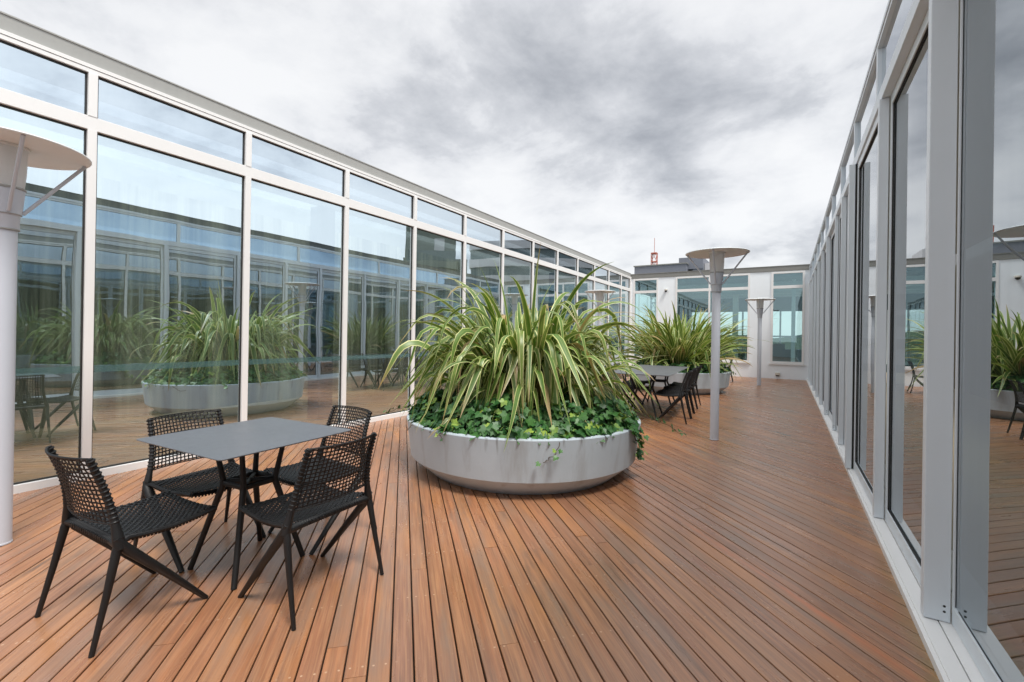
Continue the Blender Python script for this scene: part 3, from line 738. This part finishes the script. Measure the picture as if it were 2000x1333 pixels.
def flax(c, n, seed, Lr, upright, rbase, wid, extra=()):
    rnd = random.Random(seed); mb = MB()
    def blade(base, az, el, Ln, w, droop, twist, kink=None, hang=None):
        S = 18; p = Vector(base); pts = []; dirs = []
        el_c = el; step = Ln / S; a = az
        end = -R(rnd.uniform(*hang)) if hang else None
        for i in range(S + 1):
            t = i / S
            if hang and kink:
                k = min(1, max(0, (t - kink + .14) / .28)); k = k * k * (3 - 2 * k)
                el_c = (el - .35 * droop * t) * (1 - k) + end * k
            else: el_c = el - droop * (.12 * t + .95 * t ** 3)
            el_c = max(el_c, -R(88)); a += twist / S
            rr_ = math.hypot(p.x - c[0], p.y - c[1])
            if p.z < .60 and rr_ < 1.12: p.z = .60 + .02 * math.sin(i)
            elif p.z < .56 and rr_ < 1.235:
                f_o = 1.235 / rr_; p.x = c[0] + (p.x - c[0]) * f_o; p.y = c[1] + (p.y - c[1]) * f_o
            pts.append(p.copy()); d = Vector((math.cos(a) * math.cos(el_c), math.sin(a) * math.cos(el_c), math.sin(el_c))); dirs.append(d)
            p = p + d * step
        b0 = len(mb.v)
        for i, (q, d) in enumerate(zip(pts, dirs)):
            t = i / S
            ww = w * (0.45 + .55 * min(1, t / .25)) * (1 if t < .55 else max(.03, 1 - ((t - .55) / .45) ** 1.6))
            side = Vector((-math.sin(az + twist * t), math.cos(az + twist * t), 0))
            rot = Matrix.Rotation(tw0 + tw1 * t, 3, d); side = rot @ side
            up = side.cross(d).normalized()
            fold = .30 * (1 - .6 * t)
            for k in (-1, 0, 1):
                v = q + side * (k * ww / 2) + up * (abs(k) * ww / 2 * fold)
                mb.v.append(tuple(v)); mb.uv.append(((k + 1) / 2, t))
        for i in range(S):
            for k in range(2):
                mb.f.append((b0 + 3 * i + k, b0 + 3 * i + k + 1, b0 + 3 * i + 3 + k + 1, b0 + 3 * i + 3 + k))
    for j in range(n):
        az = rnd.uniform(0, 2 * math.pi); q = rnd.random()
        rb = rbase * math.sqrt(rnd.random()); ba = az + rnd.gauss(0, .5)
        base = (c[0] + rb * math.cos(ba), c[1] + rb * math.sin(ba), .50)
        el = R(rnd.uniform(*upright)) if q < .75 else R(rnd.uniform(upright[0] - 22, upright[0] + 8))
        Ln = rnd.uniform(*Lr) * (.82 if q > .75 else 1)
        tw0 = rnd.gauss(0, .35); tw1 = rnd.gauss(0, .6)
        blade(base, az, el, Ln, rnd.uniform(*wid), rnd.uniform(1.5, 3.4) * extra[0], rnd.gauss(0, .35), *((rnd.uniform(.38, .72), (45, 86)) if rnd.random() < extra[1] else (None, None)))
    for (az, el, Ln, dr) in extra[2]:
        tw0 = 0; tw1 = .2
        blade((c[0] + .1 * math.cos(az), c[1] + .1 * math.sin(az), .5), az, el, Ln, .05, dr, 0)
    return mb
CV = math.atan2(-PC1[1], -PC1[0])
f1 = flax(PC1, 540, 11, (1.05, 1.80), (58, 88), .42, (.040, .078), (.8, .80, [(CV + .6, R(88), 1.70, .25), (CV - 2.2, R(84), 1.65, .4), (CV - 1.2, R(80), 1.5, .35), (CV + 1.62, R(44), 1.6, 1.3), (CV + 1.75, R(52), 1.85, 2.2), (CV + 1.45, R(30), 1.5, .5)])).build('flax_plant', flax_m, None, True)
tag(f1, 'large flax plant with arching striped leaves spilling over the middle planter', 'plant', 'variegated flax plants')
f2o = flax(PC2, 440, 5, (1.2, 1.95), (36, 86), .60, (.050, .072), (.45, .14, [(CV + 1.5, R(20), 1.6, 1.2)])).build('flax_plant', flax_m, None, True)
tag(f2o, 'shorter upright flax plant in the planter near the end wall', 'plant', 'variegated flax plants')

def ivy_leaf(mb, p, nrm, heading, size, rnd):
    nrm = nrm.normalized(); hd = (heading - nrm * heading.dot(nrm))
    if hd.length < 1e-4: hd = nrm.orthogonal()
    hd.normalize(); sd_ = nrm.cross(hd)
    sh = [(0, -.10), (.28, -.34), (.52, -.12), (.46, .10), (.66, .36), (.33, .42), (0, .95)]
    pts = sh + [(-x, y) for x, y in reversed(sh[1:-1])]
    b = len(mb.v); cup = rnd.uniform(-.15, .35); dr = rnd.uniform(.1, .5)
    mb.v.append(tuple(p + hd * .18 * size)); mb.uv.append((.5, .3))
    for x, y in pts:
        x *= rnd.uniform(.9, 1.1); y *= rnd.uniform(.92, 1.08)
        zz = cup * abs(x) - dr * max(0, y) ** 2 * .6
        mb.v.append(tuple(p + sd_ * x * size + hd * y * size + nrm * zz * size)); mb.uv.append((.5 + x * .6, y))
    m_ = len(pts)
    for i in range(m_): mb.f.append((b, b + 1 + i, b + 1 + (i + 1) % m_))
def ivy(c, n, seed, trails):
    rnd = random.Random(seed); mb = MB(); st = []
    for i in range(n):
        a = rnd.uniform(0, 2 * math.pi); q = rnd.random()
        r = .50 + .66 * math.sqrt(q)
        hump = .09 + .19 * math.sin(min(1, (1.2 - r) / .5) * math.pi / 2) + .05 * math.sin(a * 5 + seed) + .04 * math.sin(a * 11 + 2)
        if r > 1.09: hump *= .55
        z = .50 + max(.0, hump) * rnd.uniform(.15, 1.0)
        p = Vector((c[0] + r * math.cos(a), c[1] + r * math.sin(a), z))
        outv = Vector((math.cos(a), math.sin(a), 0))
        nrm = Vector((rnd.gauss(0, .4), rnd.gauss(0, .4), .8)) + outv * rnd.uniform(.2, 1.0)
        hd = outv * rnd.uniform(.2, 1) + Vector((rnd.gauss(0, .6), rnd.gauss(0, .6), -.3))
        ivy_leaf(mb, p, nrm, hd, rnd.uniform(.05, .092) if rnd.random() < .8 else rnd.uniform(.03, .045), rnd)
    for (pts, dens, sz) in trails:
        P = [Vector(q) for q in pts]; path = []
        for i in range(len(P) - 1):
            for k in range(6): path.append(P[i].lerp(P[i + 1], k / 6) + Vector((rnd.gauss(0, .006), rnd.gauss(0, .006), rnd.gauss(0, .004))))
        path.append(P[-1]); st.append(MB().tube(path, .0028, 5))
        for q in path:
            for _ in range(2):
                if rnd.random() < dens:
                    dv = Vector((q.x - c[0], q.y - c[1], 0)).normalized()
                    off = Vector((rnd.gauss(0, .022), rnd.gauss(0, .022), rnd.uniform(0, .02)))
                    ivy_leaf(mb, q + dv * .012 + off, dv * .8 + Vector((rnd.gauss(0, .3), rnd.gauss(0, .3), .7)), Vector((rnd.gauss(0, 1), rnd.gauss(0, 1), -.6)), rnd.uniform(*sz), rnd)
    return mb, st
def around(c, ang, r, z): return (c[0] + r * math.cos(ang), c[1] + r * math.sin(ang), z)
av = CV
tr1 = [([around(PC1, av + 1.02, 1.0, .60), around(PC1, av + 1.04, 1.20, .53), around(PC1, av + 1.08, 1.215, .40), around(PC1, av + 1.15, 1.20, .27), around(PC1, av + 1.20, 1.19, .18)], .75, (.04, .07)),
       ([around(PC1, av + .92, 1.0, .62), around(PC1, av + .95, 1.19, .54), around(PC1, av + .98, 1.22, .45), around(PC1, av + 1.03, 1.205, .38)], .6, (.04, .07)),
       ([around(PC1, av + 1.30, .95, .64), around(PC1, av + 1.36, 1.22, .55), around(PC1, av + 1.40, 1.36, .52), around(PC1, av + 1.46, 1.50, .44), around(PC1, av + 1.50, 1.62, .36)], .62, (.03, .055)),
       ([around(PC1, av + .26, 1.1, .55), around(PC1, av + .25, 1.212, .49), around(PC1, av + .21, 1.195, .39), around(PC1, av + .14, 1.185, .335)], .22, (.025, .045)),
       ([around(PC1, av - 1.02, 1.1, .54), around(PC1, av - 1.0, 1.212, .50), around(PC1, av - 1.1, 1.215, .43), around(PC1, av - 1.16, 1.21, .45)], .05, (.02, .03)),
       ([around(PC1, av - 1.5, 1.0, .60), around(PC1, av - 1.55, 1.25, .56), around(PC1, av - 1.6, 1.45, .50)], .6, (.03, .05)),
       ([around(PC1, av - .62, 1.1, .55), around(PC1, av - .61, 1.215, .50), around(PC1, av - .60, 1.20, .455)], .3, (.02, .035))]
mb, st = ivy(PC1, 3000, 21, tr1)
iv = mb.build('ivy', ivy_m); [q.build('stem', stem_m, iv) for q in st]
tag(iv, 'dark green ivy filling the middle planter and trailing over its rim', 'ivy', 'ivy beds under the flax')
mb, st = ivy(PC2, 1500, 33, [([around(PC2, av + 1.2, 1.0, .6), around(PC2, av + 1.22, 1.22, .53), around(PC2, av + 1.25, 1.22, .42)], .6, (.04, .06))])
iv2 = mb.build('ivy', ivy_m); [q.build('stem', stem_m, iv2) for q in st]
tag(iv2, 'dark green ivy around the flax in the planter near the end wall', 'ivy', 'ivy beds under the flax')

# ------------------------------------------------------------------ chairs
def make_chair():
    o = empty('woven_chair')
    J = [Vector((s * .252, -.14, .42)) for s in (-1, 1)]
    T = [Vector((s * .205, -.228, .80)) for s in (-1, 1)]
    def post(u, s):      # u 0..1 from junction to tip
        a = J[0 if s < 0 else 1]; b = T[0 if s < 0 else 1]
        p = a.lerp(b, u); p.x += s * -.012 * math.sin(u * math.pi); p.y += .018 * math.sin(u * math.pi); return p
    # frame: two posts, rear rail, front rail, side rails
    fr = MB()
    for s in (-1, 1):
        fr.tube([post(u, s) for u in (-.06, 0, .1, .2, .35, .5, .7, .85, 1.0)], [.022, .024, .021, .017, .0145, .0135, .013, .0125, .0115], 12, flat=.85)
    fr.tube([J[0] + Vector((0, 0, -.004)), Vector((-.15, -.135, .418)), Vector((.15, -.135, .418)), J[1] + Vector((0, 0, -.004))], [.02, .0165, .0165, .02], 12)
    def seat_pt(u, v):   # u -1..1 across, v 0..1 rear to front
        hw = .243 - .022 * v; y = -.125 + .405 * v
        z = .437 - .020 * math.sin(math.pi * min(1, v * 1.02)) - .010 * (1 - u * u) * (1 - v * .3) + .010 * abs(u) ** 3
        if v > .93: z -= (v - .93) * .12
        return Vector((u * hw, y, z))
    for s in (-1, 1):
        fr.tube([J[0 if s < 0 else 1]] + [seat_pt(s, v) + Vector((0, 0, -.012)) for v in (.05, .25, .5, .75, .97)], [.018, .0125, .011, .011, .011, .011], 8)
    fr.tube([seat_pt(u, .98) + Vector((0, 0, -.012)) for u in (-1, -.5, 0, .5, 1)], .011, 8)
    fr.build('frame', chair_metal, o, True)
    for s, i in ((-1, 0), (1, 1)):
        MB().tube([J[i] + Vector((0, .005, .03)), J[i] + Vector((s * .002, -.01, -.03)), Vector((s * .262, -.185, .22)), Vector((s * .272, -.235, .001))], [.015, .0185, .0145, .0105], 12, flat=.9).build('leg', chair_metal, o, True)
        MB().tube([J[i] + Vector((0, -.012, .028)), J[i] + Vector((0, .03, -.035)), Vector((s * .2475, .050, .205)), Vector((s * .244, .225, .001))], [.016, .027, .0215, .0140], 12, flat=.8).build('leg', chair_metal, o, True)
    # woven backrest
    bk = MB(); NR, NCc = 15, 19
    def back(u, v):      # u -1..1, v 0..1
        uu = .22 + .78 * v
        a = post(uu, -1); b = post(uu, 1); p = a.lerp(b, (u + 1) / 2)
        p.y -= .052 * (1 - u * u) * (.75 + .25 * v); return p
    eps = .01
    def bn(u, v):
        du = back(min(1, u + eps), v) - back(max(-1, u - eps), v); dv = back(u, min(1, v + eps)) - back(u, max(0, v - eps))
        return du.normalized(), dv.normalized(), du.cross(dv).normalized()
    for r in range(NR):
        v = (r + .5) / NR; pts = []; wv = []; nv = []; S = (NCc + 1) * 2
        for k in range(S + 1):
            u = -1 + 2 * k / S; a, b, n = bn(u * .999, v)
            off = .0020 * math.cos(math.pi * k / 2 + math.pi * r) if 0 < k < S else 0
            pts.append(back(u * .999, v) + n * off); wv.append(b); nv.append(n)
        bk.strip(pts, wv, nv, .0072, .003)
        for s in (-1, 1):   # wrap round the post
            c0 = post(.22 + .78 * v, s); up = (post(.22 + .78 * v + .02, s) - post(.22 + .78 * v - .02, s)).normalized()
            bk.tube([c0 - up * .0045, c0, c0 + up * .0045], [.0150, .0175, .0150], 12)
    for q in range(NCc):
        u = -1 + 2 * (q + 1) / (NCc + 1); pts = []; wv = []; nv = []; S = NR * 2
        for k in range(S + 1):
            v = k / S; a, b, n = bn(u, min(.999, max(.001, v)))
            off = .0020 * math.cos(math.pi * (k - 1) / 2 + math.pi * (q + 0)) if k % 2 else 0
            pts.append(back(u, v) + n * -off); wv.append(a); nv.append(n)
        bk.strip(pts, wv, nv, .0064, .0026)
    tp = [back(-1 + k / 12, .998) for k in range(25)]
    bk.tube(tp, .0042, 6)
    bk.tube([back(-1 + k / 12, .0) for k in range(25)], .004, 6)
    bk.build('backrest', cord_m, o)
    # woven seat
    se = MB(); NRs, NCs = 27, 25
    for r in range(NRs):
        v = (r + .5) / NRs; pts = []; wv = []; nv = []; S = NCs * 2
        for k in range(-3, S + 4):
            kk = min(S, max(0, k)); u = -1 + 2 * kk / S
            p = seat_pt(u, v)
            if k < 0: p = p + Vector((-.006 if k == -1 else -.003, 0, -.012 if k == -1 else (-.024 if k == -2 else -.027)))
            if k > S: p = p + Vector((.006 if k == S + 1 else .003, 0, -.012 if k == S + 1 else (-.024 if k == S + 2 else -.027)))
            off = .0017 * math.cos(math.pi * k / 2 + math.pi * r)
            n = Vector((0, 0, 1)) if 0 <= k <= S else Vector((-1 if k < 0 else 1, 0, .1))
            pts.append(p + (Vector((0, 0, off)) if 0 <= k <= S else Vector())); wv.append(Vector((0, 1, 0))); nv.append(n)
        se.strip(pts, wv, nv, .0105, .003)
    for q in range(NCs):
        u = -1 + 2 * (q + .5) / NCs; pts = []; wv = []; nv = []; S = NRs * 2
        for k in range(S + 1):
            v = k / S; off = .0017 * math.cos(math.pi * k / 2 + math.pi * q + math.pi / 2)
            pts.append(seat_pt(u, v) + Vector((0, 0, -off))); wv.append(Vector((1, 0, 0))); nv.append(Vector((0, 0, 1)))
        for dz in (.010, .022): pts.append(seat_pt(u, 1) + Vector((0, .006, -dz))); wv.append(Vector((1, 0, 0))); nv.append(Vector((0, 1, 0)))
        # over the rear rail
        pts = [Vector((u * .235, -.152, .408)), Vector((u * .236, -.153, .425))] + pts; wv = [Vector((1, 0, 0))] * 2 + wv; nv = [Vector((0, -1, 0))] * 2 + nv
        se.strip(pts, wv, nv, .0095, .003)
    for k in range(34):   # wraps on the rear rail
        x = -.222 + .444 * k / 33
        se.tube([(x - .0045, -.135, .418), (x, -.135, .418), (x + .0045, -.135, .418)], [.0165, .0195, .0165], 10)
    se.build('seat', cord_m, o)
    return o
ch0 = make_chair(); used = False
def put_chair(x, y, rz, label, group):
    global used
    o = ch0 if not used else copy_tree(ch0); used = True
    o.location = (x, y, .001); o.rotation_euler = (0, 0, R(rz)); tag(o, label, 'chair', group)
G1 = 'woven chairs around the square table'
put_chair(-2.700, .893, 4.4, 'black woven chair nearest the left lamp, its back to the camera', G1)
put_chair(-2.127, 1.489, 92.7, 'black woven chair on the planter side of the square table, back turned', G1)
put_chair(-3.090, 1.405, -85, 'black woven chair between the square table and the glass wall', G1)
put_chair(-2.665, 1.93, 177, 'black woven chair on the far side of the square table', G1)

# ------------------------------------------------------------------ tables
def pedestal(o, cx=0, cy=0, sk=.095, sf=.205, stp=.13, k=1.0):
    for (a, b) in ((-1, -1), (1, -1), (1, 1), (-1, 1)):
        MB().tube([(cx + a * stp * k, cy + b * stp * k, .7255), (cx + a * sk * k, cy + b * sk * k, .49), (cx + a * sk * k * 1.03, cy + b * sk * k * 1.03, .455), (cx + a * sf * k, cy + b * sf * k, .001)], [.0125, .016, .0175, .0145], 10).build('leg', chair_metal, o, True)
    hb = MB()
    for (a, b) in ((-1, -1), (1, -1)): hb.tube([(cx + a * sk * k, cy + b * sk * k, .475), (cx - a * sk * k, cy - b * sk * k, .475)], .014, 10, flat=1.3)
    for (p, q) in (((-1, -1), (1, -1)), ((1, -1), (1, 1)), ((1, 1), (-1, 1)), ((-1, 1), (-1, -1))):
        hb.tube([(cx + p[0] * sk * k, cy + p[1] * sk * k, .475), (cx + q[0] * sk * k, cy + q[1] * sk * k, .475)], .012, 8, flat=1.4)
    hb.build('hub', chair_metal, o, True)
    pl = MB(); pl.tube([(cx - stp * k, cy - stp * k, .722), (cx + stp * k, cy + stp * k, .722)], .011, 6); pl.tube([(cx + stp * k, cy - stp * k, .722), (cx - stp * k, cy + stp * k, .722)], .011, 6)
    pl.build('top_bracket', chair_metal, o, True)
def rrect(w, l, r, n=6):
    P = []
    for cx, cy, a0 in ((w - r, l - r, 0), (-w + r, l - r, 90), (-w + r, -l + r, 180), (w - r, -l + r, 270)):
        for k in range(n + 1): a = R(a0 + 90 * k / n); P.append((cx + r * math.cos(a), cy + r * math.sin(a)))
    return P
def table_top(o, w, l):
    mb = MB(); levels = [(-.016, .7340), (-.002, .7395), (0, .7425), (-.0012, .7450)]
    rings = []
    for off, z in levels:
        b = len(mb.v); P = rrect(w + off, l + off, .03 + min(0, off)); n = len(P)
        mb.v += [(x, y, z) for x, y in P]; rings.append(b)
    for i in range(3):
        for k in range(n): k2 = (k + 1) % n; mb.f.append((rings[i] + k, rings[i] + k2, rings[i + 1] + k2, rings[i + 1] + k))
    mb.f.append(tuple(rings[3] + k for k in range(n))); mb.f.append(tuple(rings[0] + k for k in reversed(range(n))))
    mb.build('tabletop', top_m, o)
def square_table(x, y, rz, label):
    o = empty('square_table', (x, y, .001), R(rz)); table_top(o, .402, .398); pedestal(o); tag(o, label, 'table'); return o
square_table(-2.653, 1.440, 3.9, 'square charcoal table in the middle of four black woven chairs')
o = empty('long_table', (-2.12, 8.45, .001), R(3.5)); table_top(o, .50, 1.26); pedestal(o, 0, -.75, k=1.35); pedestal(o, 0, .75, k=1.35)
tag(o, 'long rectangular grey table between the two round planters', 'table')
G2 = 'woven chairs along the long table'
nth = ['nearest', 'second', 'third', 'farthest']
for i in range(4):
    t_ = -.85 + i * .56; ca, sa = math.cos(R(3.5)), math.sin(R(3.5))
    for s, side in ((1, 'lamp'), (-1, 'glass wall')):
        lx, ly = s * .50, t_; j = ((i * 7 + s) % 3 - 1) * .012
        put_chair(-2.12 + lx * ca - ly * sa + .02 * 0 + j, 8.45 + lx * sa + ly * ca, 90 * s + 3.5 + j * 80, '%s black woven chair on the %s side of the long table' % (nth[i], side), G2)
square_table(-2.05, 15.45, 2.0, 'square table beyond the far planter, before the end wall')
G3 = 'woven chairs at the far square table'
put_chair(-1.67, 15.55, 95, 'black woven chair at the far square table, nearest the doors', G3)
put_chair(-2.50, 15.45, -86, 'black woven chair at the far square table, nearest the glass wall', G3)

# ------------------------------------------------------------------ distant city seen in the glass
def city():
    def pos(az, D): return Vector((-10.6 + D * math.sin(R(az)), D * math.cos(R(az)), 0))
    # dark balcony tower
    p = pos(41.2, 70); o = empty('balcony_tower', (p.x, p.y, -30), -R(41.2)); tag(o, 'dark green apartment tower with curved balconies mirrored in the glass wall', 'building')
    base = 30
    MB().box(-4.6, 4.6, -4, 6, 0, base + 12.2).build('wall', tower_dark, o)
    MB().box(-3.0, 4.4, -3, 5, base + 12.2, base + 16.0).build('wall', tower_dark, o)
    MB().box(.4, 4.4, -2, 5, base + 16.0, base + 17.2).build('roof_box', tower_dark, o)
    MB().box(-5.9, -4.6, -3, 5, 0, base + 10.3).build('stair_block', tower_dark, o)
    for k in range(4):
        z = base + 2.0 + k * 2.9
        b = MB(); P = [(-3.4, -3.9), (-3.2, -5.0), (-1.5, -5.5), (1.5, -5.6), (3.8, -5.3), (4.9, -4.3), (4.9, -3.0), (4.0, -3.0), (-3.4, -3.0)]
        b.prism(P, z, z + .9); b.build('balcony', painted('balcony_concrete', (.16, .19, .175), .5) if k == 0 else bpy.data.materials['balcony_concrete'], o)
        MB().box(-3.0, 4.2, -4.06, -4.01, z + .95, z + 2.6).build('window', tower_glass, o)
    MB().box(-1.2, .2, -3.06, -3.01, base + 13.5, base + 15.3).build('window', tower_white, o)
    # pale banded tower
    p = pos(29.0, 62); o = empty('banded_tower', (p.x, p.y, -30), -R(29)); tag(o, 'pale curved office tower with window bands mirrored in the glass wall', 'building')
    def arc(r, x0=-8.4, x1=8.4):
        P = []
        for k in range(13): x = x0 + (x1 - x0) * k / 12; P.append((x, -r * (1 - (x / 9.5) ** 2) ** .5 if abs(x) < 9.5 else 0))
        return P + [(x1, 6), (x0, 6)]
    MB().prism(arc(3.5, -8.2, 8.2), 0, base + 12.6).build('window_band', tower_glass, o)
    for k in range(7):
        z = base - 1 + k * 2.25
        MB().prism(arc(4.0), z, z + 1.05).build('floor_band', tower_white, o)
    # mid-rise neighbours
    p = pos(17.0, 66); o = empty('office_block', (p.x, p.y, -30), -R(17)); tag(o, 'grey office block beyond the sliding door wing', 'building')
    MB().box(-6, 6, -4, 5, 0, base + 7).build('wall', tower_white, o)
    for k in range(3): MB().box(-5.6, 5.6, -4.06, -4.01, base + .5 + k * 2.2, base + 1.7 + k * 2.2).build('window_band', tower_glass, o)
city()
# wooded hills on the horizon
random.seed(5); hm = MB(); n = 120
for k in range(n + 1):
    a = R(-75 + 150 * k / n); D = 900; hgt = 8 + 10 * abs(math.sin(k * .21)) + 5 * math.sin(k * .53) + random.uniform(-1, 1)
    hm.v += [(D * math.sin(a), D * math.cos(a), -30), (D * 1.05 * math.sin(a), D * 1.05 * math.cos(a), hgt - 6), (D * 1.3 * math.sin(a), D * 1.3 * math.cos(a), -30)]
for k in range(n):
    for j in range(2): hm.f.append((3 * k + j, 3 * k + 3 + j, 3 * k + 4 + j, 3 * k + 1 + j))
tag(hm.build('hills', hill_m, None, True), kind='structure')
